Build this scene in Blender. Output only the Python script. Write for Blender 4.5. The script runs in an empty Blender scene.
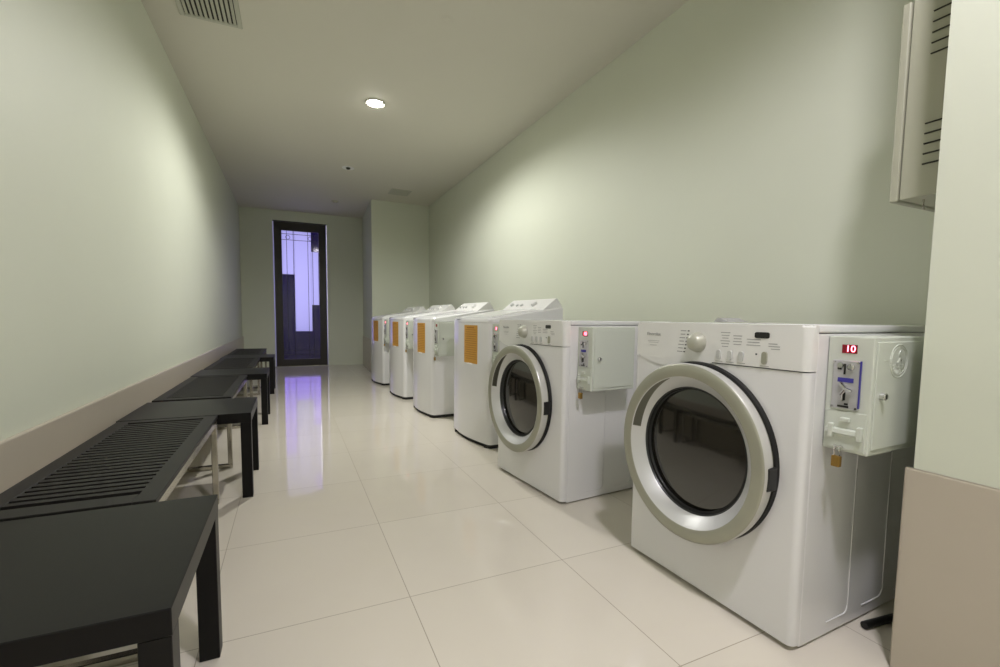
import bpy, bmesh, math, random
from mathutils import Vector, Matrix
random.seed(7)
PI = math.pi
C = bpy.context.scene.collection
sc = bpy.context.scene

# ------------------------------------------------------------------ materials
def srgb(r, g, b):
    f = lambda v: (v/255/12.92) if v/255 <= .04045 else ((v/255+.055)/1.055)**2.4
    return (f(r), f(g), f(b), 1)

def mat(name, col, rough=.5, metal=0, coat=0, spec=.5, noise=0, nscale=8, bump=0, bscale=60, emit=None, estr=0, ior=1.5):
    m = bpy.data.materials.new(name); m.use_nodes = True
    nt = m.node_tree; b = nt.nodes['Principled BSDF']
    b.inputs['Base Color'].default_value = col
    b.inputs['Roughness'].default_value = rough
    b.inputs['Metallic'].default_value = metal
    b.inputs['Coat Weight'].default_value = coat
    b.inputs['Coat Roughness'].default_value = .08
    b.inputs['Specular IOR Level'].default_value = spec
    b.inputs['IOR'].default_value = ior
    tc = nt.nodes.new('ShaderNodeTexCoord')
    if noise:
        n = nt.nodes.new('ShaderNodeTexNoise'); n.inputs['Scale'].default_value = nscale; n.inputs['Detail'].default_value = 5
        nt.links.new(tc.outputs['Object'], n.inputs['Vector'])
        mx = nt.nodes.new('ShaderNodeMix'); mx.data_type = 'RGBA'
        mx.inputs[6].default_value = tuple(c*(1-noise) for c in col[:3])+(1,)
        mx.inputs[7].default_value = tuple(min(1, c*(1+noise)) for c in col[:3])+(1,)
        nt.links.new(n.outputs['Fac'], mx.inputs[0]); nt.links.new(mx.outputs[2], b.inputs['Base Color'])
    if bump:
        n = nt.nodes.new('ShaderNodeTexNoise'); n.inputs['Scale'].default_value = bscale; n.inputs['Detail'].default_value = 3
        nt.links.new(tc.outputs['Object'], n.inputs['Vector'])
        bp = nt.nodes.new('ShaderNodeBump'); bp.inputs['Strength'].default_value = bump; bp.inputs['Distance'].default_value = .01
        nt.links.new(n.outputs['Fac'], bp.inputs['Height']); nt.links.new(bp.outputs['Normal'], b.inputs['Normal'])
    if emit:
        b.inputs['Emission Color'].default_value = emit; b.inputs['Emission Strength'].default_value = estr
    return m

M = {}
M['wall'] = mat('sage_wall_paint', srgb(213, 217, 200), .55, spec=.3, noise=.02, nscale=3, bump=.04, bscale=14)
M['ceiling'] = mat('ceiling_paint', srgb(214, 211, 198), .7, spec=.3, noise=.015, nscale=2)
M['dado'] = mat('beige_tile_dado', srgb(188, 179, 163), .28, spec=.4, noise=.04, nscale=4)
M['white'] = mat('white_enamel', srgb(228, 228, 228), .22, coat=.3, noise=.01, nscale=2)
M['white_plastic'] = mat('white_plastic', srgb(228, 228, 225), .35)
M['panelgrey'] = mat('grey_white_powder_coat', srgb(203, 208, 197), .4, noise=.015)
M['silver'] = mat('silver_paint', srgb(168, 168, 152), .36, metal=.35, noise=.02)
M['silver_bright'] = mat('bright_silver', srgb(208, 209, 207), .42, metal=.35)
M['rimwhite'] = mat('pale_silver_rim', srgb(205, 205, 200), .3, metal=.3)
M['black'] = mat('black_plastic', srgb(22, 22, 22), .35)
M['toe'] = mat('black_rubber_and_gap_shade', srgb(14, 14, 14), .6)  # rubber feet and bases, also the painted shadow gap behind the dryer door
M['darkgrey'] = mat('dark_grey_plastic', srgb(46, 48, 46), .35)
M['wood'] = mat('black_brown_wood', srgb(12, 11, 11), .40, spec=.24, noise=.12, nscale=20)
M['slat'] = mat('dark_grey_slat', srgb(24, 22, 21), .48, spec=.32, noise=.1, nscale=20)
M['steel'] = mat('brushed_steel', srgb(190, 186, 175), .22, metal=1)
M['plate'] = mat('coin_plate', srgb(196, 196, 198), .3, metal=.45, noise=.06, nscale=60)
M['chrome'] = mat('chrome', srgb(205, 205, 205), .12, metal=1)
M['brass'] = mat('brass', srgb(160, 128, 66), .38, metal=.7, noise=.1)
M['print'] = mat('grey_print', srgb(160, 160, 160), .5)
M['printdark'] = mat('dark_print', srgb(60, 62, 72), .5)
M['blue'] = mat('blue_sticker', srgb(62, 58, 150), .4)
M['led'] = mat('red_led', srgb(255, 60, 70), .4, emit=(1, .16, .22, 1), estr=8)
M['ledwin'] = mat('dark_red_window', srgb(60, 10, 18), .15, emit=(1, .02, .05, 1), estr=.15)
M['paper'] = mat('orange_sheet', srgb(205, 152, 62), .6, noise=.05, nscale=30)
M['paperline'] = mat('brown_text', srgb(168, 112, 40), .6)
M['doorwood'] = mat('dark_door_wood', srgb(40, 35, 30), .4, noise=.12, nscale=14)
M['lead'] = mat('leading', srgb(48, 46, 58), .45, metal=.2)
M['jamb'] = mat('pale_jamb', srgb(215, 213, 222), .35)
M['ventwhite'] = mat('vent_paint', srgb(188, 188, 174), .5)
M['ventdark'] = mat('vent_duct_dark', srgb(40, 40, 34), .8)
M['cabinet'] = mat('cabinet_enamel', srgb(168, 168, 149), .42)
M['cable'] = mat('cable_rubber', srgb(12, 12, 12), .45)
M['detector'] = mat('detector_plastic', srgb(190, 188, 172), .5)
M['bulb'] = mat('lamp_bulb', srgb(255, 255, 250), .4, emit=(1, .97, .9, 1), estr=90)
M['bulb_off'] = mat('lamp_glass_off', srgb(150, 150, 140), .2)
M['reflector'] = mat('lamp_reflector', srgb(225, 225, 220), .2, metal=.9)
M['hall'] = mat('hall_wall', srgb(84, 70, 140), .6, noise=.1)
M['hallfloor'] = mat('hall_floor', srgb(90, 84, 118), .5, noise=.1)
M['fold'] = mat('white_paper', srgb(238, 238, 236), .6)

# tiled floor (polished porcelain, 0.6 m tiles with thin grout)
def floor_mat():
    m = bpy.data.materials.new('cream_floor_tile'); m.use_nodes = True
    nt = m.node_tree; b = nt.nodes['Principled BSDF']; L = nt.links
    tc = nt.nodes.new('ShaderNodeTexCoord'); sp = nt.nodes.new('ShaderNodeSeparateXYZ'); L.new(tc.outputs['Object'], sp.inputs[0])
    def mth(op, a, bb=None):
        n = nt.nodes.new('ShaderNodeMath'); n.operation = op
        for i, v in enumerate((a, bb)):
            if v is None: continue
            if isinstance(v, (int, float)): n.inputs[i].default_value = v
            else: L.new(v, n.inputs[i])
        return n.outputs[0]
    def edge(o):
        t = mth('DIVIDE', o, .6)
        f = mth('SUBTRACT', t, mth('ROUND', t))
        return mth('LESS_THAN', mth('ABSOLUTE', f), .0024)
    g = mth('MAXIMUM', edge(sp.outputs[0]), edge(sp.outputs[1]))
    # slight tone change per tile
    cmb = nt.nodes.new('ShaderNodeCombineXYZ')
    L.new(mth('FLOOR', mth('DIVIDE', sp.outputs[0], .6)), cmb.inputs[0]); L.new(mth('FLOOR', mth('DIVIDE', sp.outputs[1], .6)), cmb.inputs[1])
    wn = nt.nodes.new('ShaderNodeTexWhiteNoise'); wn.noise_dimensions = '2D'; L.new(cmb.outputs[0], wn.inputs['Vector'])
    nz = nt.nodes.new('ShaderNodeTexNoise'); nz.inputs['Scale'].default_value = 6; nz.inputs['Detail'].default_value = 6
    L.new(tc.outputs['Object'], nz.inputs['Vector'])
    tone = mth('ADD', mth('MULTIPLY', wn.outputs['Value'], .5), mth('MULTIPLY', nz.outputs['Fac'], .5))
    mx = nt.nodes.new('ShaderNodeMix'); mx.data_type = 'RGBA'
    mx.inputs[6].default_value = srgb(213, 206, 191); mx.inputs[7].default_value = srgb(220, 214, 201)
    L.new(tone, mx.inputs[0])
    m2 = nt.nodes.new('ShaderNodeMix'); m2.data_type = 'RGBA'; m2.inputs[7].default_value = srgb(158, 149, 131)
    L.new(g, m2.inputs[0]); L.new(mx.outputs[2], m2.inputs[6]); L.new(m2.outputs[2], b.inputs['Base Color'])
    L.new(mth('ADD', mth('MULTIPLY', g, .5), .05), b.inputs['Roughness'])
    b.inputs['Specular IOR Level'].default_value = .5
    return m
M['floor'] = floor_mat()

def glass_dark():
    m = bpy.data.materials.new('smoked_door_glass'); m.use_nodes = True
    b = m.node_tree.nodes['Principled BSDF']
    b.inputs['Base Color'].default_value = srgb(38, 36, 32); b.inputs['Roughness'].default_value = .06
    b.inputs['IOR'].default_value = 1.75; b.inputs['Specular IOR Level'].default_value = .6
    return m
M['smoked'] = glass_dark()
M['knob'] = mat('warm_silver_knob', srgb(186, 186, 172), .38, metal=.25)
M['recess'] = mat('recess_shade_grey', srgb(112, 112, 98), .4, metal=.1)  # grey that paints the shade inside the finger recess

def clear_glass(name, tint, gl=.06):
    m = bpy.data.materials.new(name); m.use_nodes = True; nt = m.node_tree; nt.nodes.clear()
    o = nt.nodes.new('ShaderNodeOutputMaterial'); t = nt.nodes.new('ShaderNodeBsdfTransparent'); t.inputs[0].default_value = tint
    g = nt.nodes.new('ShaderNodeBsdfGlossy'); g.inputs['Roughness'].default_value = .08
    f = nt.nodes.new('ShaderNodeMixShader'); f.inputs[0].default_value = gl
    nt.links.new(t.outputs[0], f.inputs[1]); nt.links.new(g.outputs[0], f.inputs[2]); nt.links.new(f.outputs[0], o.inputs[0])
    return m
M['clear'] = clear_glass('textured_clear_glass', srgb(165, 150, 205))

def frosted():
    m = bpy.data.materials.new('frosted_glass'); m.use_nodes = True; nt = m.node_tree; nt.nodes.clear()
    o = nt.nodes.new('ShaderNodeOutputMaterial'); t = nt.nodes.new('ShaderNodeBsdfTranslucent'); t.inputs[0].default_value = srgb(228, 228, 250)
    d = nt.nodes.new('ShaderNodeBsdfDiffuse'); d.inputs[0].default_value = srgb(150, 150, 190)
    f = nt.nodes.new('ShaderNodeMixShader'); f.inputs[0].default_value = .25
    nt.links.new(t.outputs[0], f.inputs[1]); nt.links.new(d.outputs[0], f.inputs[2]); nt.links.new(f.outputs[0], o.inputs[0])
    return m
M['frost'] = frosted()

# ------------------------------------------------------------------ mesh helpers
def obj(name, bm, m, parent=None, smooth=False, loc=None, rot=None):
    bmesh.ops.recalc_face_normals(bm, faces=bm.faces)
    me = bpy.data.meshes.new(name); bm.to_mesh(me); bm.free()
    o = bpy.data.objects.new(name, me); C.objects.link(o); me.materials.append(m)
    if smooth:
        for p in me.polygons: p.use_smooth = True
        try: me.set_sharp_from_angle(angle=math.radians(38))
        except Exception: pass
    if parent: o.parent = parent
    if loc: o.location = loc
    if rot: o.rotation_euler = rot
    return o

def tag(o, label=None, cat=None, group=None, kind=None):
    if label: o['label'] = label
    if cat: o['category'] = cat
    if group: o['group'] = group
    if kind: o['kind'] = kind
    return o

def thing(name, label, cat, loc=(0, 0, 0), rz=0, group=None):
    o = bpy.data.objects.new(name, None); C.objects.link(o); o.empty_display_size = .1
    o.location = loc; o.rotation_euler = (0, 0, rz); tag(o, label, cat, group); return o

def struct(name, bm, m, parent=None):
    o = obj(name, bm, m, parent)
    if not parent: o['kind'] = 'structure'
    return o

def box(bm, x0, x1, y0, y1, z0, z1, bev=0, seg=2, edges=None):
    vs = [bm.verts.new((x, y, z)) for x in (x0, x1) for y in (y0, y1) for z in (z0, z1)]
    f = [(0, 1, 3, 2), (4, 6, 7, 5), (0, 4, 5, 1), (2, 3, 7, 6), (0, 2, 6, 4), (1, 5, 7, 3)]
    fs = [bm.faces.new([vs[i] for i in q]) for q in f]
    if bev:
        es = set(e for fc in fs for e in fc.edges)
        if edges: es = [e for e in es if edges(e)]
        bmesh.ops.bevel(bm, geom=list(es), offset=bev, segments=seg, affect='EDGES', profile=.5)
    return bm

def B(*a, **k):
    return box(bmesh.new(), *a, **k)

def prism(bm, pts, axis, a0, a1):
    """extrude a closed 2D outline along an axis; pts are in the other two axes (xy order kept)"""
    def P(u, v, w):
        return {'x': (w, u, v), 'y': (u, w, v), 'z': (u, v, w)}[axis]
    A = [bm.verts.new(P(u, v, a0)) for u, v in pts]; Bv = [bm.verts.new(P(u, v, a1)) for u, v in pts]
    n = len(pts)
    bm.faces.new(A); bm.faces.new(Bv)
    for i in range(n): bm.faces.new((A[i], A[(i+1) % n], Bv[(i+1) % n], Bv[i]))
    return bm

def lathe_x(bm, prof, cy, cz, n=96, a0=0, a1=2*PI, close=False):
    """profile (x, r) revolved around an x-directed axis through (cy, cz)"""
    full = abs((a1-a0)-2*PI) < 1e-6
    k = n if full else n+1
    rings = []
    for i in range(k):
        a = a0+(a1-a0)*i/n
        rings.append([bm.verts.new((x, cy+r*math.cos(a), cz+r*math.sin(a))) for x, r in prof])
    for i in range(n):
        A = rings[i]; Bv = rings[(i+1) % k]
        m = len(prof)
        for j in range(m if close else m-1):
            q = (A[j], A[(j+1) % m], Bv[(j+1) % m], Bv[j])
            bm.faces.new(q)
    if not full and close:
        bm.faces.new(rings[0]); bm.faces.new(rings[-1])
    bmesh.ops.remove_doubles(bm, verts=bm.verts, dist=1e-6)
    return bm

def lathe_z(bm, prof, cx, cy, n=48):
    rings = [[bm.verts.new((cx+r*math.cos(2*PI*i/n), cy+r*math.sin(2*PI*i/n), z)) for r, z in prof] for i in range(n)]
    for i in range(n):
        A = rings[i]; Bv = rings[(i+1) % n]
        for j in range(len(prof)-1): bm.faces.new((A[j], A[j+1], Bv[j+1], Bv[j]))
    bmesh.ops.remove_doubles(bm, verts=bm.verts, dist=1e-6)
    return bm

def tube(bm, pts, r, n=10):
    pts = [Vector(p) for p in pts]; rings = []
    up = Vector((0, 0, 1))
    for i, p in enumerate(pts):
        d = (pts[min(i+1, len(pts)-1)]-pts[max(i-1, 0)]).normalized()
        s = d.cross(up)
        if s.length < 1e-3: s = d.cross(Vector((0, 1, 0)))
        s.normalize(); t = s.cross(d)
        rings.append([bm.verts.new(p+s*r*math.cos(2*PI*k/n)+t*r*math.sin(2*PI*k/n)) for k in range(n)])
    for a, b in zip(rings, rings[1:]):
        for k in range(n): bm.faces.new((a[k], a[(k+1) % n], b[(k+1) % n], b[k]))
    bm.faces.new(rings[0]); bm.faces.new(rings[-1])
    return bm

def text_on_front(name, s, size, m, parent, x, y, z, depth=.0006):
    """lettering on a face that looks towards local -x (text runs towards -y)"""
    cu = bpy.data.curves.new(name, 'FONT'); cu.body = s; cu.size = size; cu.extrude = depth; cu.align_x = 'CENTER'; cu.align_y = 'CENTER'
    t = bpy.data.objects.new(name+'_curve', cu); C.objects.link(t)
    dg = bpy.context.evaluated_depsgraph_get(); me = bpy.data.meshes.new_from_object(t.evaluated_get(dg)); me.name = name
    bpy.data.objects.remove(t)
    o = bpy.data.objects.new(name, me); C.objects.link(o); me.materials.clear(); me.materials.append(m)
    me.transform(Matrix(((0, 0, -1, 0), (-1, 0, 0, 0), (0, 1, 0, 0), (0, 0, 0, 1))))
    o.parent = parent; o.location = (x, y, z)
    return o

def copy_tree(o, parent=None):
    c = o.copy(); C.objects.link(c)
    if parent: c.parent = parent
    for ch in list(o.children): copy_tree(ch, c)
    return c

# ------------------------------------------------------------------ room
XL, XR, ZC, YB, YF = -1.135, 1.85, 2.841, 7.877, -3.3
YP, XPL = 6.32, .885       # short wall closing the machine bay at its far end
XI, YI = 1.127, -.850      # near pier corner
struct('floor', B(XL-.1, XR+.1, YF-.1, YB+.15, -.08, 0), M['floor'])
struct('ceiling', B(XL-.1, XR+.1, YF-.1, YB+.1, ZC, ZC+.1), M['ceiling'])
struct('wall_left', B(XL-.1, XL, YF, YB, 0, ZC), M['wall'])
struct('wall_right', B(XR, XR+.1, YI, YP, 0, ZC), M['wall'])
DX0, DX1, DZ = -.600, .292, 2.648
bm = bmesh.new()
box(bm, XL-.1, DX0-.012, YB, YB+.12, 0, ZC); box(bm, DX1+.012, XR+.1, YB, YB+.12, 0, ZC); box(bm, DX0-.012, DX1+.012, YB, YB+.12, DZ+.012, ZC)
struct('wall_back', bm, M['wall'])
bm = bmesh.new(); prism(bm, [(XPL, YP), (XR+.1, YP), (XR+.1, YB), (.956, YB)], 'z', 0, ZC)
struct('wall_far_partition', bm, M['wall'])
struct('wall_near_partition', B(XI, XR+.1, YF, YI, 0, ZC), M['wall'])
struct('wall_front', B(XL-.1, XR+.1, YF-.1, YF, 0, ZC), M['wall'])
ZD = .562
def dado(name, x0, x1, y0, y1):
    struct(name, B(x0, x1, y0, y1, 0, ZD, bev=.005, seg=2), M['dado'])
dado('baseboard_left', XL, XL+.018, YF, YB)
bm = bmesh.new(); box(bm, XI-.006, XI, YF, YI+.016, 0, ZD, bev=.005, seg=2)
struct('baseboard_near_partition', bm, M['dado'])
bm = bmesh.new(); prism(bm, [(XPL-.012, YP+.0), (XPL, YP), (.956, YB), (.944, YB)], 'z', 0, ZD)
struct('baseboard_far_partition', bm, M['dado'])

# ---- leaded glass door at the far end
jm = bmesh.new()
box(jm, DX0-.012, DX1+.012, YB-.004, YB+.1, DZ-.004, DZ+.012)
struct('trim_1', jm, M['doorwood'])
door = thing('door_1', 'dark wooden door with tall leaded glass panel at the far end of the room', 'door', (0, YB, 0))
door['kind'] = 'structure'
GX0, GX1, GZ0, GZ1 = -.468, .160, .135, 2.492
fm = bmesh.new(); y0, y1 = .0, .045
box(fm, DX0+.006, GX0, y0, y1, .008, DZ-.006, bev=.004); box(fm, GX1, DX1-.006, y0, y1, .008, DZ-.006, bev=.004)
box(fm, GX0-.004, GX1+.004, y0, y1, .008, GZ0, bev=.004); box(fm, GX0-.004, GX1+.004, y0, y1, GZ1, DZ-.006, bev=.004)
obj('door_frame', fm, M['doorwood'], door)
obj('door_threshold', B(DX0, DX1, -.03, .06, .0005, .008), M['steel'], door)
W, H = GX1-GX0, GZ1-GZ0
def gu(u): return GX0+u*W
def gv(v): return GZ1-v*H
frosts = [(0, .33, .0, .335), (.33, .79, .0, .78), (.79, .985, .15, .57)]
for u0, u1, v0, v1 in frosts:
    tag(obj('frosted_pane', B(gu(u0), gu(u1), .026, .032, gv(v1), gv(v0)), M['frost'], door), 'pale lavender frosted pane')
for u0, u1, v0, v1 in ((0, .33, .335, 1), (.33, .79, .78, 1), (.79, 1, 0, .15), (.79, 1, .57, 1)):
    tag(obj('clear_pane', B(gu(u0), gu(u1), .027, .031, gv(v1), gv(v0)), M['clear'], door), 'dark clear pane')
for x0, x1 in ((DX0-.0115, DX0+.0055), (DX1-.0055, DX1+.0035)):  # added translucent strips imitate light leaking past the door edges
    tag(obj('door_gap_glow', B(x0, x1, .012, .018, .003, DZ-.006), M['frost'], door), 'added pale strip standing in for light through the door gap')
lm = bmesh.new()
def lead(u0, v0, u1, v1, w=.004):
    a, b = gu(u0), gu(u1); c, d = gv(v0), gv(v1)
    box(lm, min(a, b)-w, max(a, b)+w, .012, .017, min(c, d)-w, max(c, d)+w)
for u in (.13, .31, .70, .83): lead(u, 0, u, 1)
for v in (.025, .07, .93, .965): lead(0, v, 1, v)
for u in (.165, .77):
    for k in range(20):
        a, b = 2*PI*k/20, 2*PI*(k+1)/20
        r = .036
        tube(lm, [(gu(u)+r*math.cos(a), .0145, gv(.05)+r*math.sin(a)), (gu(u)+r*math.cos(b), .0145, gv(.05)+r*math.sin(b))], .004, 6)
obj('leading', lm, M['lead'], door)

# vestibule beyond the door
hm = bmesh.new()
box(hm, -1.3, -1.2, YB+.12, YB+1.7, 0, 2.9); box(hm, .95, 1.05, YB+.12, YB+1.7, 0, 2.9); box(hm, -1.3, 1.05, YB+1.7, YB+1.8, 0, 2.9); box(hm, -1.3, 1.05, YB+.12, YB+1.8, 2.9, 3.0)
struct('wall_hall', hm, M['hall'])
struct('floor_hall', B(-1.3, 1.05, YB+.15, YB+1.7, -.08, 0), M['hallfloor'])

# ------------------------------------------------------------------ ceiling fittings
def ceiling_vent(x0, x1, y0, y1, nb, along_y, label, wf=.34):
    t = thing('ceiling_vent', label, 'air vent', ((x0+x1)/2, (y0+y1)/2, ZC))
    hx, hy = (x1-x0)/2, (y1-y0)/2; f = .028
    b = bmesh.new()
    for q in ((-hx, -hx+f, -hy, hy), (hx-f, hx, -hy, hy), (-hx+f, hx-f, -hy, -hy+f), (-hx+f, hx-f, hy-f, hy)):
        box(b, *q, -.010, -.0005, bev=.003, seg=1)
    obj('vent_frame', b, M['ventwhite'], t)
    obj('duct_backing', B(-hx+f, hx-f, -hy+f, hy-f, -.002, -.0008), M['ventdark'], t)
    for i in range(nb):
        b = bmesh.new()
        if along_y:
            x = -hx+f+(2*hx-2*f)*(i+.5)/nb; w = (2*hx-2*f)/nb*wf
            prism(b, [(x-w, -.004), (x-w+.002, -.003), (x+w, -.0095), (x+w-.002, -.0105)], 'y', -hy+f, hy-f)
        else:
            y = -hy+f+(2*hy-2*f)*(i+.5)/nb; w = (2*hy-2*f)/nb*wf
            prism(b, [(y-w, -.004), (y-w+.002, -.003), (y+w, -.0095), (y+w-.002, -.0105)], 'x', -hx+f, hx-f)
        obj('vent_blade', b, M['ventwhite'], t)
    return t
ceiling_vent(-.945, -.597, 1.35, 2.160, 11, True, 'long slatted air vent in the ceiling near the left wall, nearest the camera')
ceiling_vent(1.055, 1.36, 5.52, 5.83, 6, False, 'small square air vent in the ceiling over the far washers', .2)

def downlight(x, y, label, on):
    t = thing('ceiling_downlight', label, 'downlight', (x, y, ZC), 0)
    r = .075 if not on else .088
    obj('trim_ring', lathe_z(bmesh.new(), [(r, -.0006), (r, -.006), (r-.008, -.008), (r-.016, -.004), (r-.016, -.0006)], 0, 0), M['ventwhite'] if on else M['fold'], t, True)
    obj('reflector', lathe_z(bmesh.new(), [(r-.017, -.0045), (r-.03, -.0012), (0.0, -.0010)], 0, 0), M['reflector'] if on else M['fold'], t, True)
    rb = r-.032 if on else .028
    obj('bulb', lathe_z(bmesh.new(), [(0, -.022), (.7*rb, -.020), (rb, -.010), (rb, -.0015)], 0, 0), M['bulb'] if on else M['ventdark'], t, True)
    return t
L1 = (.378, 2.86)
downlight(*L1, 'lit round downlight, the only glowing lamp on the ceiling', True)
downlight(.363, 4.83, 'small unlit round downlight beyond the glowing ceiling lamp', False)
L2 = (.33, -1.43)
downlight(*L2, 'lit round downlight in the ceiling behind the camera', True)
for x, y, lab, r in ((.36, 6.7, 'small round smoke detector on the ceiling in front of the glass door', .055), (.60, 1.49, 'faint round cover plate on the ceiling at the top of the picture', .045)):
    t = thing('smoke_detector' if r > .05 else 'ceiling_cover_plate', lab, 'smoke detector' if r > .05 else 'cover plate', (x, y, ZC))
    h = .032 if r > .05 else .004
    obj('detector_base' if r > .05 else 'plate_rim', lathe_z(bmesh.new(), [(r, -.0006), (r, -h*.45), (r-.004, -h*.5), (0, -h*.5)], 0, 0), M['detector'] if r > .05 else M['ceiling'], t, True)
    obj('sensing_head' if r > .05 else 'plate_centre', lathe_z(bmesh.new(), [(r*.7, -h*.5), (r*.62, -h*.95), (r*.5, -h), (0, -h)], 0, 0), M['detector'] if r > .05 else M['ceiling'], t, True)

# ------------------------------------------------------------------ tables and slatted benches
TH = .443
def make_table():
    t = thing('side_table', '', 'table')
    w, d, th, lg = .55, .505, .05, .05
    obj('tabletop', B(-w/2, w/2, -d/2, d/2, TH-th, TH, bev=.0018, seg=1), M['wood'], t)
    for sx in (-1, 1):
        for sy in (-1, 1):
            x = sx*(w/2-lg/2); y = sy*(d/2-lg/2)
            obj('leg', B(x-lg/2+.0008, x+lg/2-.0008, y-lg/2+.0008, y+lg/2-.0008, 0, TH-th, bev=.0015, seg=1), M['wood'], t)
    return t
tx = -.541-.275
tl = ['black square side table nearest the camera, cut by the left edge of the picture',
      'black square side table second from the camera, between two slatted benches',
      'black square side table third from the camera, beyond the second slatted bench',
      'black square side table furthest from the camera, near the glass door']
t0 = make_table()
for i, y in enumerate((-.302, 1.418, 3.160, 4.86)):
    o = t0 if i == 0 else copy_tree(t0)
    o.location = (tx, y, 0); o.scale = (1, 1, 1)
    if i == 0: o.scale = (1, 1.085, 1); o.location.y = -.286
    tag(o, tl[i], 'table', 'black side tables along the left wall')

def make_bench():
    t = thing('slatted_bench', '', 'bench')
    x0, x1, L = -.198, .198, 1.146
    f = .052; th = .016; z1 = TH+.001; z0 = z1-th
    b = bmesh.new()
    box(b, x0, x0+f, 0, L, z0, z1, bev=.0015, seg=1); box(b, x1-f, x1, 0, L, z0, z1, bev=.0015, seg=1)
    box(b, x0+f, x1-f, 0, .066, z0, z1, bev=.0015, seg=1); box(b, x0+f, x1-f, L-.05, L, z0, z1, bev=.0015, seg=1)
    n = 27; p = (L-.05-.066)/n
    for i in range(n-1):
        y = .066+p*(i+1)
        box(b, x0+f-.001, x1-f+.001, y-p*.30, y+p*.30, z0+.002, z1-.001)
    obj('slatted_seat', b, M['slat'], t)
    # steel rails below the seat and a loop of square tube at each end
    s = .025
    for x in (x0+.004, x1-s-.004):
        obj('side_rail', B(x, x+s, s+.004, L-s-.004, z0-.034, z0, bev=.002, seg=1), M['steel'], t)
    for y in (.0035, L-s-.0035):
        for x in (x0+.004, x1-s-.004):
            obj('leg', B(x, x+s, y, y+s, s, z0, bev=.002, seg=1), M['steel'], t)
        obj('floor_runner', B(x0+.004, x1-.004, y, y+s, 0, s, bev=.002, seg=1), M['steel'], t)
        obj('end_rail', B(x0+.004+s, x1-.004-s, y, y+s, z0-.034, z0, bev=.002, seg=1), M['steel'], t)
    return t
bl = ['dark slatted bench with steel legs nearest the camera, behind the first black side table',
      'dark slatted bench with steel legs, second from the camera',
      'dark slatted bench with steel legs, third from the camera',
      'dark slatted bench furthest from the camera, last in the row by the glass door']
b0 = make_bench()
for i, y in enumerate((.003, 1.722, 3.452, 5.135)):
    o = b0 if i == 0 else copy_tree(b0)
    o.location = (-.883, y, 0); tag(o, bl[i], 'bench', 'slatted benches along the left wall')

# ------------------------------------------------------------------ coin box shared by all machines
# local machine frame: x = depth from the front face, y = 0 on the near side and rising towards the far side, z up
def coin_box(root, xf, detail=True, emblem=False, lit=True, length=.28, z0=.590, z1=.902):
    w = .11
    cb = obj('coin_box', B(xf, xf+length, -w, -.0015, z0, z1, bev=.003, seg=2), M['panelgrey'], root)
    z = lambda v: z0+(v-.590)
    # access door on the face that looks towards the camera
    d = bmesh.new(); box(d, xf+.012, xf+length-.012, -w-.0035, -w+.001, z(.605), z(.890), bev=.0022, seg=2)
    obj('access_door', d, M['panelgrey'], cb)
    obj('key_lock', lathe_y([(-w-.003, .0095), (-w-.014, .0095), (-w-.016, .0075), (-w-.016, 0)], xf+.040, z(.748)), M['chrome'], cb, True)
    obj('keyhole', B(xf+.0388, xf+.0412, -w-.0172, -w-.0155, z(.742), z(.754)), M['black'], cb)
    # front face (looks towards the aisle)
    obj('display_window', B(xf-.0016, xf+.001, -.072, -.036, z(.857), z(.880)), M['ledwin'], cb)
    if detail:
        tx_ = text_on_front('display_digits', '10', .025, M['led'], cb, xf-.0022, -.0565, z(.8685), .0004)
    else:
        obj('display_digits', digit_bars(xf-.0024, z(.8685)), M['led'], cb)
    m_ = bmesh.new(); box(m_, xf-.005, xf+.001, -.083, -.018, z(.706), z(.838), bev=.002, seg=1)
    cm = obj('coin_mechanism', m_, M['plate'], cb)
    return cb, z

def digit_bars(x, zc):
    b = bmesh.new()
    box(b, x, x+.0008, -.0535, -.0515, zc-.009, zc+.009)
    for q in ((-.0655, -.0635, -.009, .009), (-.0595, -.0575, -.009, .009), (-.0655, -.0575, .007, .009), (-.0655, -.0575, -.009, -.007)):
        box(b, x, x+.0008, q[0], q[1], zc+q[2], zc+q[3])
    return b

def lathe_y(prof, cx, cz, n=20):
    b = bmesh.new()
    rings = [[b.verts.new((cx+r*math.cos(2*PI*i/n), y, cz+r*math.sin(2*PI*i/n))) for y, r in prof] for i in range(n)]
    for i in range(n):
        A = rings[i]; Q = rings[(i+1) % n]
        for j in range(len(prof)-1): b.faces.new((A[j], A[j+1], Q[j+1], Q[j]))
    bmesh.ops.remove_doubles(b, verts=b.verts, dist=1e-6)
    return b

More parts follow.
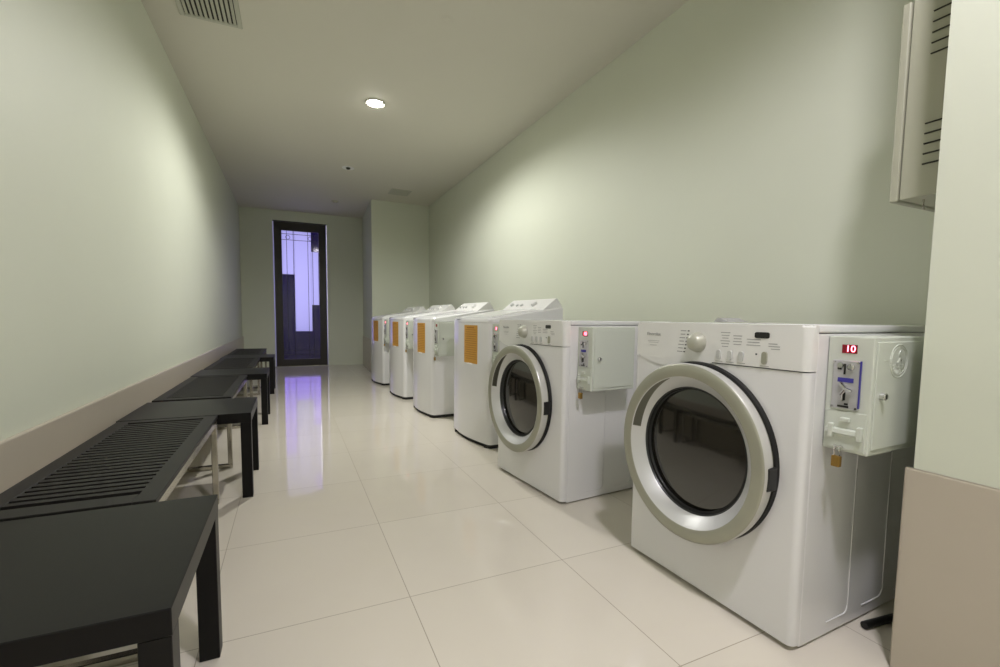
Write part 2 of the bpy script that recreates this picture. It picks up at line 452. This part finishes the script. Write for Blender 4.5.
def coin_details(cb, xf, z, stickers=True):
    """slots, buttons, flap and hasp on the aisle face of the coin box"""
    x = xf-.0065
    for q in ((-.050, -.046, .800, .829), (-.053, -.045, .730, .752), (-.040, -.031, .812, .818), (-.060, -.052, .718, .723), (-.062, -.036, .711, .716)):
        obj('coin_slot', B(x-.001, x+.003, q[0], q[1], z(q[2]), z(q[3])), M['black'], cb)
    b = bmesh.new(); lathe_x(b, [(x-.006, 0), (x-.006, .006), (x-.003, .0085), (x+.002, .0085)], -.063, z(.821), 20); obj('coin_button', b, M['chrome'], cb, True)
    b = bmesh.new(); lathe_x(b, [(x-.003, 0), (x-.003, .007), (x+.002, .008)], -.037, z(.824), 20); obj('coin_button', b, M['chrome'], cb, True)
    b = bmesh.new(); tube(b, [(x-.002, -.040, z(.775)), (x-.008, -.056, z(.762)), (x-.006, -.070, z(.757))], .0045, 8)
    tube(b, [(x-.006, -.055, z(.763)), (x-.006, -.046, z(.745)), (x-.003, -.048, z(.728))], .004, 8)
    obj('coin_return_lever', b, M['chrome'], cb, True)
    for yy, zz in ((-.022, .833), (-.079, .833), (-.022, .711), (-.079, .711)):
        b = bmesh.new(); lathe_x(b, [(x-.001, 0), (x-.001, .003), (x+.002, .0033)], yy, z(zz), 10); obj('screw', b, M['chrome'], cb, True)
    if stickers: tag(obj('sticker', B(x+.0005, x+.0018, -.070, -.032, z(.779), z(.791)), M['blue'], cb), 'blue sticker')
    if stickers: tag(obj('plate_edge_strip', B(xf-.0056, xf-.0008, -.0855, -.083, z(.712), z(.838)), M['blue'], cb), 'blue strip along the coin plate')
    # cash flap with folded hasp
    obj('cash_flap', B(xf-.003, xf+.001, -.1045, -.008, z(.597), z(.700), bev=.0012, seg=1), M['panelgrey'], cb)
    b = bmesh.new()
    prism(b, [(xf-.001, z(.655)), (xf-.010, z(.650)), (xf-.012, z(.640)), (xf-.001, z(.634))], 'y', -.100, -.012)
    for yy in (-.024, -.093): box(b, xf-.014, xf-.001, yy-.006, yy+.006, z(.626), z(.664), bev=.002, seg=1)
    box(b, xf-.012, xf-.001, -.068, -.046, z(.672), z(.684), bev=.002, seg=1)
    obj('hasp_bar', b, M['panelgrey'], cb)
    obj('lock_staple', tube(bmesh.new(), [(xf-.002, -.054, z(.602)), (xf-.012, -.054, z(.606)), (xf-.014, -.046, z(.603)), (xf-.012, -.038, z(.606)), (xf-.002, -.038, z(.602))], .0022, 8), M['chrome'], cb, True)

def make_padlock():
    t = thing('padlock', '', 'padlock')
    obj('lock_body', B(-.007, .007, -.0105, .0105, -.050, -.020, bev=.0025), M['brass'], t)
    pts = [(0, -.007, -.022), (0, -.007, -.004)]+[(0, -.007*math.cos(a), -.004+.009*math.sin(a)) for a in [PI*k/10 for k in range(1, 10)]]+[(0, .007, -.004), (0, .007, -.022)]
    obj('shackle', tube(bmesh.new(), pts, .0022, 8), M['chrome'], t, True)
    return t

# ------------------------------------------------------------------ front-loading dryer
DW, DD, DH = .662, .76, .932
def make_dryer():
    t = thing('clothes_dryer', '', 'dryer')
    # side/back casing, begins behind the front panel
    b = bmesh.new(); box(b, .037, DD, 0, DW, .006, .908, bev=.004, seg=2)
    cas = obj('cabinet_casing', b, M['white'], t)
    # pressed panels on both sides
    for ys in (-.0004, DW+.0004):
        for x0, x1 in ((.165, .277), (.360, .480), (.560, .690)):
            b = bmesh.new(); r = .022; zb = .045
            pts = [(x0, ys, zb), (x1-r, ys, zb)]+[(x1-r+r*math.sin(a), ys, zb+r-r*math.cos(a)) for a in [PI/2*k/6 for k in range(1, 7)]]+[(x1, ys, .5), (x1, ys, .88)]
            obj('pressed_rib', tube(b, pts, .0022, 6), M['white'], t, True)
    # front panel: vertical outer corners rounded
    def plan(x_front, x_back, r, off=0):
        pts = [(x_back, 0+off), (x_front+r, 0+off)]
        for k in range(1, 8): a = PI/2*k/8; pts.append((x_front+r-r*math.sin(a), r-r*math.cos(a)+off))
        pts.append((x_front, r+off)); pts.append((x_front, DW-r-off))
        for k in range(1, 8): a = PI/2*k/8; pts.append((x_front+r-r*math.cos(a), DW-r+r*math.sin(a)-off))
        pts += [(x_front+r, DW-off), (x_back, DW-off)]
        return pts
    b = bmesh.new(); prism(b, plan(.002, .035, .020), 'z', .016, .800)
    obj('front_panel', b, M['white'], t, True)
    # control panel: lower edge dips towards the door, top edge rounded
    b = bmesh.new(); prism(b, plan(-.001, .038, .022), 'z', .8035, .931)
    bmesh.ops.bevel(b, geom=[e for e in b.edges if all(v.co.z > .93 for v in e.verts) and all(v.co.x < .036 for v in e.verts)], offset=.006, segments=3, affect='EDGES')
    obj('control_panel', b, M['white_plastic'], t, True)
    # smile-shaped skirt of the control panel that reaches down to the door
    b = bmesh.new()
    n = 30; y0, y1 = .30, .640; top = .806
    lo = []
    for k in range(n+1):
        u = k/n; y = y0+(y1-y0)*u
        lo.append((y, .806-.030*math.sin(PI*min(1, (1-u)*1.25))**.8 if u > .2 else .806-.030*math.sin(PI*1.0*u/.4)))
    prism(b, lo+[(y1, .8062), (y0, .8062)], 'x', -.0008, .004)
    obj('control_panel_skirt', b, M['white_plastic'], t)
    # top
    b = bmesh.new(); box(b, .0395, DD, -.002, DW+.002, .910, .9320, bev=.004, seg=3)
    obj('top_panel', b, M['white'], t, True)
    # feet and dark plinth
    for x in (.07, DD-.07):
        for y in (.07, DW-.07):
            obj('foot', lathe_z(bmesh.new(), [(0, 0), (.024, 0), (.024, .004), (.018, .0065), (0, .0065)], x, y, 20), M['toe'], t, True)
    # ---- door
    cy, cz = .352, .507
    g = bmesh.new(); lathe_x(g, [(.001, .293), (-.013, .291), (-.016, .285), (-.016, .20)], cy, cz+.0035, 96)  # black disc stands in for the shadow gap behind the door ring
    d = obj('door', bmesh_ring([(-.016, .286), (-.056, .2915), (-.061, .288), (-.063, .284), (-.063, .252), (-.061, .2485)], cy, cz), M['silver'], t, True)
    d['label'] = 'silver grey ring door'; d.scale = (1, 1.0, 1.028); d.location = (0, .3545-1.0*cy, .4965-1.028*cz)
    obj('door_gap_shade', g, M['toe'], d, True)
    obj('inner_ring', bmesh_ring([(-.0612, .2485), (-.0585, .246), (-.026, .2135), (-.022, .2115)], cy, cz), M['silver_bright'], d, True)
    obj('rim_edge', bmesh_ring([(-.022, .2882), (-.055, .2925), (-.0602, .2895)], cy, cz), M['rimwhite'], d, True)
    obj('window_bezel', bmesh_ring([(-.0215, .2115), (-.0225, .2095), (-.020, .208), (-.003, .203), (-.002, .199)], cy, cz), M['darkgrey'], d, True)
    gl = bmesh.new(); prof = [(-.003-.011*(1-(r/.201)**2), r) for r in [.201*k/12 for k in range(12, -1, -1)]]
    lathe_x(gl, prof, cy, cz, 72); obj('door_glass', gl, M['smoked'], d, True)
    # dark crescent laid on the ring's far upper side, painting the finger recess's shade
    rc = bmesh.new(); n = 30; a0, a1 = math.radians(9), math.radians(74)
    def fx(r): return -.026-(r-.2135)/(.246-.2135)*.0325-.0012
    A, Bq = [], []
    for k in range(n+1):
        a = a0+(a1-a0)*k/n; s_ = math.cos(PI/2*(k/n))**.8 if k < n else .02
        for lst, r in ((A, .2455), (Bq, .2455-.021*max(.02, s_))):
            lst.append(rc.verts.new((fx(r), cy+r*math.cos(a), cz+r*math.sin(a))))
    for k in range(n): rc.faces.new((A[k], A[k+1], Bq[k+1], Bq[k]))
    bmesh.ops.solidify(rc, geom=rc.faces[:], thickness=.001)
    tag(obj('recess_shade', rc, M['recess'], d), 'dark crescent painting the shade of the finger recess')
    # hinge on the near side
    hb = bmesh.new(); box(hb, -.050, -.010, cy-.2945, cy-.276, cz-.040, cz+.026, bev=.003, seg=1)
    obj('hinge', hb, M['black'], d)
    # ---- controls
    k_ = bmesh.new(); lathe_x(k_, [(-.001, .034), (-.006, .034), (-.012, .0315), (-.024, .0275), (-.031, .022), (-.0345, .014), (-.036, 0)], .362, .866, 48)
    kn = obj('knob', k_, M['knob'], t, True)
    for y, zc, hh in ((.277, .831, .0155), (.237, .831, .0155), (.198, .831, .0155), (.123, .832, .019)):
        bb = bmesh.new()
        pts = []
        for c_, a_ in ((hh-.008, 0), (-hh+.008, PI)):
            for q in range(9): a = a_+PI*q/8; pts.append((y+.0078*math.cos(a), zc+c_+.0078*math.sin(a)))
        prism(bb, pts, 'x', -.0065, -.0008)
        obj('button', bb, M['silver'] if hh > .017 else M['silver_bright'], t, True)
    bb = bmesh.new(); pts = []
    for c_, s_, a_ in ((.016, .004, 0), (-.016, .004, PI/2), (-.016, -.004, PI), (.016, -.004, 1.5*PI)):
        for q in range(6): a = a_+PI/2*q/5; pts.append(((.135)+c_+.007*math.cos(a), .8985+s_+.005*math.sin(a)))
    prism(bb, pts, 'x', -.0024, -.0008); obj('display', bb, M['black'], t)
    text_on_front('brand_lettering', 'Electrolux', .0165, M['print'], t, -.0016, .5635, .8875)
    def label_block(lines, m_='print'):
        pm = bmesh.new()
        for y, z, w, h in lines: box(pm, -.0016, -.0008, y-w/2, y+w/2, z-h/2, z+h/2)
        o = obj('printed_label', pm, M[m_], t); o['kind'] = 'stuff'
    label_block([(.564, z_, w_, .0015) for z_, w_ in ((.862, .058), (.856, .050), (.846, .034))])
    label_block([(.424+i*.0022, .9035-i*.0122, .024-.004*(i % 2), .0032) for i in range(7)])
    label_block([(.257, .9025-i*.0088, .034-.006*(i % 3), .0024) for i in range(6)])
    label_block([(.214, .8935-i*.0088, .030-.004*(i % 2), .0024) for i in range(4)])
    label_block([(.161, .8850-i*.0088, .044-.006*(i % 2), .0024) for i in range(3)])
    label_block([(.101-.004*i, .8745-i*.0075, .026+.008*(i % 2), .0022) for i in range(3)])
    for y in (.277, .237, .198, .123): label_block([(y, .8095 if y != .123 else .808, .026, .0018)])
    for i in range(7):
        pd = bmesh.new(); zc = .9035-i*.0122; yy = .402+i*.0026; box(pd, -.0018, -.0008, yy-.0035, yy+.0035, zc-.002, zc+.002)
        obj('cycle_mark', pd, M['printdark'], t)
    obj('cycle_mark', B(-.0018, -.0008, .1475, .153, .839, .844), M['printdark'], t)
    return t

def bmesh_ring(prof, cy, cz, n=112):
    b = bmesh.new(); lathe_x(b, prof, cy, cz, n); return b

R = math.radians
d0 = make_dryer()
cb, zf = coin_box(d0, .085, True, False); coin_details(cb, .085, zf)
d1 = copy_tree(d0)
# second dryer's own details
d0.location = (.923, -.692, 0); d0.rotation_euler = (0, 0, R(1.8))
tag(d0, 'white front-loading clothes dryer nearest the camera, its display reading 10', 'dryer', 'front-loading dryers along the right wall')
d1.location = (.872, .444, 0); d1.rotation_euler = (0, 0, R(5.0))
tag(d1, 'second white front-loading dryer, between the nearest dryer and the top-loading washers', 'dryer', 'front-loading dryers along the right wall')
for c in list(d1.children_recursive):
    if c.name.startswith('door.') and c.parent == d1: c.location.y += .029; c.location.z -= .006
for c in list(d1.children_recursive):
    if c.name.startswith('plate_edge_strip'): bpy.data.objects.remove(c)
# embossed crest on the nearest coin box only
e = bmesh.new(); w = .11; ex, ez = .085+.118, .838
for r, q in ((.046, .0015), (.0385, .0011)):
    tube(e, [(ex+r*math.cos(2*PI*k/40), -w-.0036, ez+r*.96*math.sin(2*PI*k/40)) for k in range(41)], q, 6)
for s in range(9):
    a = PI*(1.12+.76*s/8); tube(e, [(ex+.024*math.cos(a), -w-.0036, ez+.024*math.sin(a)), (ex+.034*math.cos(a), -w-.0036, ez+.034*math.sin(a))], .0013, 6)
tube(e, [(ex+.004, -w-.0036, ez+.028), (ex-.003, -w-.0036, ez+.018), (ex+.004, -w-.0036, ez+.008), (ex-.006, -w-.0036, ez-.004), (ex-.004, -w-.0036, ez-.014)], .0022, 6)
tube(e, [(ex+.002, -w-.0036, ez+.014), (ex+.014, -w-.0036, ez+.004), (ex+.012, -w-.0036, ez-.008)], .0016, 6)
for k_, hw in ((-.010, .020), (-.017, .024)): tube(e, [(ex-hw+.04*q/8*hw/.02, -w-.0036, ez+k_+.0015*math.sin(q*1.6)) for q in range(9)], .0011, 6)
tube(e, [(ex-.072, -w-.0036, ez+.004), (ex-.052, -w-.0036, ez+.004)], .0014, 6)
obj('embossed_emblem', e, M['panelgrey'], [c for c in d0.children if c.name.startswith('coin_box')][0], True)

# ------------------------------------------------------------------ top-loading washer
WW = .655
def make_washer():
    t = thing('washing_machine', '', 'washing machine')
    x_b = .665
    def outline(off, bow, r=.055):
        """plan outline with a bowed front; near side y=0, far side y=WW"""
        pts = [(x_b-off, off), (.07, off)]
        for k in range(1, 7):
            a = PI/2*k/6; pts.append((.07-(.07-.030-off*0)*math.sin(a)+0, off+r*(1-math.cos(a))))
        for k in range(0, 13):
            u = k/12; y = off+r+(WW-2*off-2*r)*u
            pts.append((.030-bow*math.sin(PI*u)**.9+off, y))
        for k in range(0, 7):
            a = PI/2*k/6; pts.append((.07-(.07-.030)*math.cos(a), WW-off-r*(1-math.sin(a))))
        pts.append((x_b-off, WW-off))
        out = []
        for p in pts:
            if not out or (abs(p[0]-out[-1][0])+abs(p[1]-out[-1][1])) > 1e-4: out.append(p)
        return out
    b = bmesh.new(); prism(b, outline(0, .030), 'z', .030, .905)
    obj('cabinet_casing', b, M['white'], t, True)
    b = bmesh.new(); prism(b, outline(.018, .030), 'z', .0, .030)
    tag(obj('plinth', b, M['toe'], t), 'black recessed base')
    # sloping deck, built from the bowed plan
    o2 = outline(.0, .030)
    b = bmesh.new()
    def zt(x): return .936+max(0, (x-.03))*.155
    A = [b.verts.new((x, y, .907)) for x, y in o2]
    cx_, cy_ = .33, WW/2
    Mid = [b.verts.new((x, y, zt(x)-.012)) for x, y in o2]
    Tp = [b.verts.new((x+(cx_-x)*.025, y+(cy_-y)*.035, zt(x+(cx_-x)*.025))) for x, y in o2]
    n = len(o2)
    b.faces.new(A)
    for i in range(n):
        j = (i+1) % n
        b.faces.new((A[i], A[j], Mid[j], Mid[i])); b.faces.new((Mid[i], Mid[j], Tp[j], Tp[i]))
    b.faces.new(Tp)
    bmesh.ops.triangulate(b, faces=[f for f in b.faces if len(f.verts) > 4])
    obj('top_deck', b, M['white'], t, True)
    # lid lying on the deck, with its finger lip
    sl = .155
    def Z(x, h=0): return .936+(x-.03)*sl+h
    b = bmesh.new()
    prism(b, [(.075, Z(.075, -.002)), (.470, Z(.470, -.002)), (.470, Z(.470, .008)), (.090, Z(.090, .008)), (.078, Z(.078, .004))], 'y', .075, WW-.075)
    lid = obj('lid', b, M['white'], t)
    obj('lid_lip', B(.008, .030, .38, .52, .9262, .9305, bev=.001, seg=1), M['darkgrey'], lid)
    # console
    b = bmesh.new()
    prof = [(.485, Z(.485, -.004)), (.600, 1.090), (.612, 1.096), (.622, 1.092), (.662, 1.040), (.664, .93), (.485, .93)]
    prism(b, prof, 'y', .012, WW-.012)
    con = obj('control_console', b, M['white_plastic'], t)
    sx, sz = (.600-.485), (1.090-Z(.485, -.004)); ln_ = math.hypot(sx, sz); nx, nz = -sz/ln_, sx/ln_
    def cpos(u, y, h): return (.485+sx*u+nx*h, y, Z(.485, -.004)+sz*u+nz*h)
    def peg(name, y, u, r, h, m):
        bb = bmesh.new(); n = 20; ang = math.atan2(sz, sx)
        rings = []
        for rr, hh in ((r, .0), (r, h*.7), (r*.8, h), (0.0001, h)):
            ring = []
            for k in range(n):
                a = 2*PI*k/n; du = rr*math.cos(a); dy = rr*math.sin(a)
                p = cpos(u, y+dy, hh); ring.append(bb.verts.new((p[0]+du*math.cos(ang), p[1], p[2]+du*math.sin(ang))))
            rings.append(ring)
        for a_, b_ in zip(rings, rings[1:]):
            for k in range(n): bb.faces.new((a_[k], a_[(k+1) % n], b_[(k+1) % n], b_[k]))
        obj(name, bb, m, con, True)
    peg('knob', .22, .55, .026, .022, M['white_plastic'])
    peg('selector', .40, .5, .014, .012, M['silver_bright']); peg('selector', .47, .5, .014, .012, M['silver_bright'])
    peg('knob', .56, .55, .018, .016, M['silver_bright'])
    # information sheet on the front
    b = bmesh.new(); n = 8; y0, y1 = .150, .350; zb, zt_ = .602, .886
    def fxx(y):
        u = (y-.055)/(WW-.11); return .030-.030*math.sin(PI*min(1, max(0, u)))**.9-.0012
    A = [b.verts.new((fxx(y0+(y1-y0)*k/n), y0+(y1-y0)*k/n, zb)) for k in range(n+1)]
    Q = [b.verts.new((fxx(y0+(y1-y0)*k/n), y0+(y1-y0)*k/n, zt_)) for k in range(n+1)]
    for k in range(n): b.faces.new((A[k], A[k+1], Q[k+1], Q[k]))
    sh = obj('information_sheet', b, M['paper'], t); sh['label'] = 'orange printed sheet stuck to the front'
    b = bmesh.new()
    for i in range(15):
        zz = .868-i*.0165
        if i == 0: h, w0, w1 = .004, y0+.045, y1-.045
        else: h, w0, w1 = .0018, y0+.012, y1-.012-.03*((i*7) % 3)/3
        for s in range(5):
            a, c = w0+(w1-w0)*s/5, w0+(w1-w0)*(s+1)/5
            vs = [b.verts.new((fxx(yy)-.0008, yy, z_)) for yy, z_ in ((a, zz-h), (c, zz-h), (c, zz+h), (a, zz+h))]
            b.faces.new(vs)
    obj('sheet_printing', b, M['paperline'], sh)
    b = bmesh.new(); box(b, fxx(.25)-.0018, fxx(.25)-.0002, .21, .31, .594, .604)
    tag(obj('sheet_footer', b, M['fold'], sh), 'white strip at the foot of the sheet')
    return t
w0 = make_washer()
cb, zf = coin_box(w0, .055, False, False, length=.26); coin_details(cb, .055, zf, False)
wp = [((.888, 1.482), 4.5, 'white top-loading washing machine nearest the dryers, orange sheet on its front'),
      ((.800, 2.610), 2.5, 'white top-loading washing machine, third from the far end, coin box door facing the camera'),
      ((.776, 3.660), 4.0, 'white top-loading washing machine second from the far end of the row'),
      ((.752, 4.830), 5.5, 'white top-loading washing machine furthest from the camera, half hidden in the row')]
for i, ((x, y), a, lab) in enumerate(wp):
    o = w0 if i == 0 else copy_tree(w0)
    o.location = (x, y, 0); o.rotation_euler = (0, 0, R(a))
    tag(o, lab, 'washing machine', 'top-loading washers along the right wall')
    if i == 1:               # this machine's coin display is dark
        for c in o.children_recursive:
            if c.name.startswith('display_digits'): bpy.data.objects.remove(c); break

# padlocks on the coin boxes
pl0 = make_padlock()
mach = [((.923, -.692), 1.8, .085, 'brass padlock hanging from the coin box of the nearest dryer'),
        ((.872, .444), 5.0, .085, 'brass padlock hanging from the coin box of the second dryer'),
        ((.888, 1.482), 4.5, .055, 'brass padlock on the coin box of the washer nearest the dryers'),
        ((.800, 2.610), 2.5, .055, 'brass padlock on the third washer from the far end'),
        ((.776, 3.660), 4.0, .055, 'brass padlock on the second washer from the far end'),
        ((.752, 4.830), 5.5, .055, 'brass padlock on the furthest washer of the row')]
for i, ((x, y), a, xf, lab) in enumerate(mach):
    if i == 2: continue       # hidden behind the second dryer in the photograph
    o = pl0 if i == 0 else copy_tree(pl0)
    p = Matrix.Rotation(R(a), 3, 'Z') @ Vector((xf-.0135, -.046, .598))
    o.location = (x+p.x, y+p.y, p.z); o.rotation_euler = (0, 0, R(a))
    tag(o, lab, 'padlock', 'brass padlocks on the coin boxes')

# ------------------------------------------------------------------ cabinet on the end wall, cable, paper
cab = thing('electrical_cabinet', 'grey wall cabinet with louvred side above the nearest dryer', 'cabinet', (1.30, YI, 1.302))
obj('cabinet_body', B(0, .50, .0, .158, 0, .72, bev=.002, seg=1), M['cabinet'], cab)
dr = obj('cabinet_door', B(-.006, .506, .160, .181, -.004, .560, bev=.004, seg=2), M['cabinet'], cab)
for z_ in [.094+.028*k for k in range(5)]+[.395+.0285*k for k in range(5)]:
    b = bmesh.new(); prism(b, [(-.0005, z_-.002), (-.005, z_-.004), (-.005, z_-.0052), (-.0005, z_-.0065)], 'y', .022, .108)
    obj('louvre', b, M['ventdark'], cab)
obj('latch', tube(bmesh.new(), [(.05, .12, .0), (.05, .12, -.02), (.058, .12, -.026)], .003, 8), M['steel'], cab, True)

pts = [(1.235, -.7155, .0125), (1.29, -.722, .0125), (1.34, -.728, .0125), (1.42, -.740, .0125), (1.52, -.760, .0125), (1.62, -.780, .0125), (1.72, -.790, .06), (1.77, -.790, .20), (1.78, -.790, .34)]
cb_ = tube(bmesh.new(), pts, .0115, 10)
o = obj('drain_hose', cb_, M['cable'], None, True); tag(o, 'black hose on the floor beside the nearest dryer, at the wall corner', 'hose')

pb = bmesh.new(); n = 14
def pz(u): return .9345+.019*math.exp(-((u-.09)/.14)**2)*(1-math.exp(-u/.03))+.005*(1-u)*u*4*.3
A = [pb.verts.new((1.28, -.075-.24*k/n, pz(k/n))) for k in range(n+1)]; Q = [pb.verts.new((1.42, -.055-.24*k/n, pz(k/n))) for k in range(n+1)]
for k in range(n): pb.faces.new((A[k], A[k+1], Q[k+1], Q[k]))
bmesh.ops.solidify(pb, geom=pb.faces[:], thickness=.0012)
o = obj('curled_paper', pb, M['fold'], None, True); tag(o, 'white sheet of paper curling up on top of the nearest dryer', 'paper')

# ------------------------------------------------------------------ lights
def spot(name, loc, power, size=2.6, blend=.6, r=.04, col=(1, .96, .86)):
    l = bpy.data.lights.new(name, 'SPOT'); l.energy = power; l.spot_size = size; l.spot_blend = blend; l.shadow_soft_size = r; l.color = col
    o = bpy.data.objects.new(name, l); C.objects.link(o); o.location = loc; return o
def area(name, loc, power, sx, sy, rot=(0, 0, 0), col=(1, 1, 1)):
    l = bpy.data.lights.new(name, 'AREA'); l.energy = power; l.shape = 'RECTANGLE'; l.size = sx; l.size_y = sy; l.color = col
    o = bpy.data.objects.new(name, l); C.objects.link(o); o.location = loc; o.rotation_euler = rot; return o
spot('lamp_over_aisle', (L1[0], L1[1], ZC-.035), 182, 2.92, .45, .05, (1, .985, .96))
spot('lamp_behind_camera', (L2[0], L2[1], ZC-.035), 164, 2.95, .4, .09, (.965, .915, 1))
spot('lamp_near_partition', (1.0, -1.75, ZC-.035), 12, 2.9, .5, .07, (.965, .915, 1))
area('vestibule_daylight', (-.13, YB+1.2, 1.6), 50, 1.6, 2.5, (-PI/2, 0, 0), (.80, .76, 1))

w = bpy.data.worlds.new('world'); sc.world = w; w.use_nodes = True
w.node_tree.nodes['Background'].inputs[0].default_value = (.5, .5, .5, 1); w.node_tree.nodes['Background'].inputs[1].default_value = .05

# ------------------------------------------------------------------ camera
F, YAW, PIT, ROL, PY = 456.91446, 0.42962, 0.0751, 0.01205, 19.23218
cam = bpy.data.cameras.new('camera'); co = bpy.data.objects.new('camera', cam); C.objects.link(co)
cyw, syw, cp, sp = math.cos(YAW), math.sin(YAW), math.cos(PIT), math.sin(PIT)
fw = Vector((syw*cp, cyw*cp, -sp)); rt = Vector((cyw, -syw, 0)); up = rt.cross(fw)
cr, sr = math.cos(ROL), math.sin(ROL)
r_ = cr*rt+sr*up; u_ = -sr*rt+cr*up
mw = Matrix((r_, u_, -fw)).transposed().to_4x4()
mw.translation = Vector((-.57852*.6, -2.43586*.6, 1.56515*.6))
co.matrix_world = mw
cam.sensor_width = 36; cam.lens = F*.036; cam.shift_y = PY/1000; cam.clip_start = .02
sc.camera = co
sc.view_settings.view_transform = 'Standard'; sc.view_settings.look = 'None'; sc.view_settings.gamma = 1
sc.view_settings.use_curve_mapping = False; sc.view_settings.exposure = -.07
bpy.context.view_layer.update()
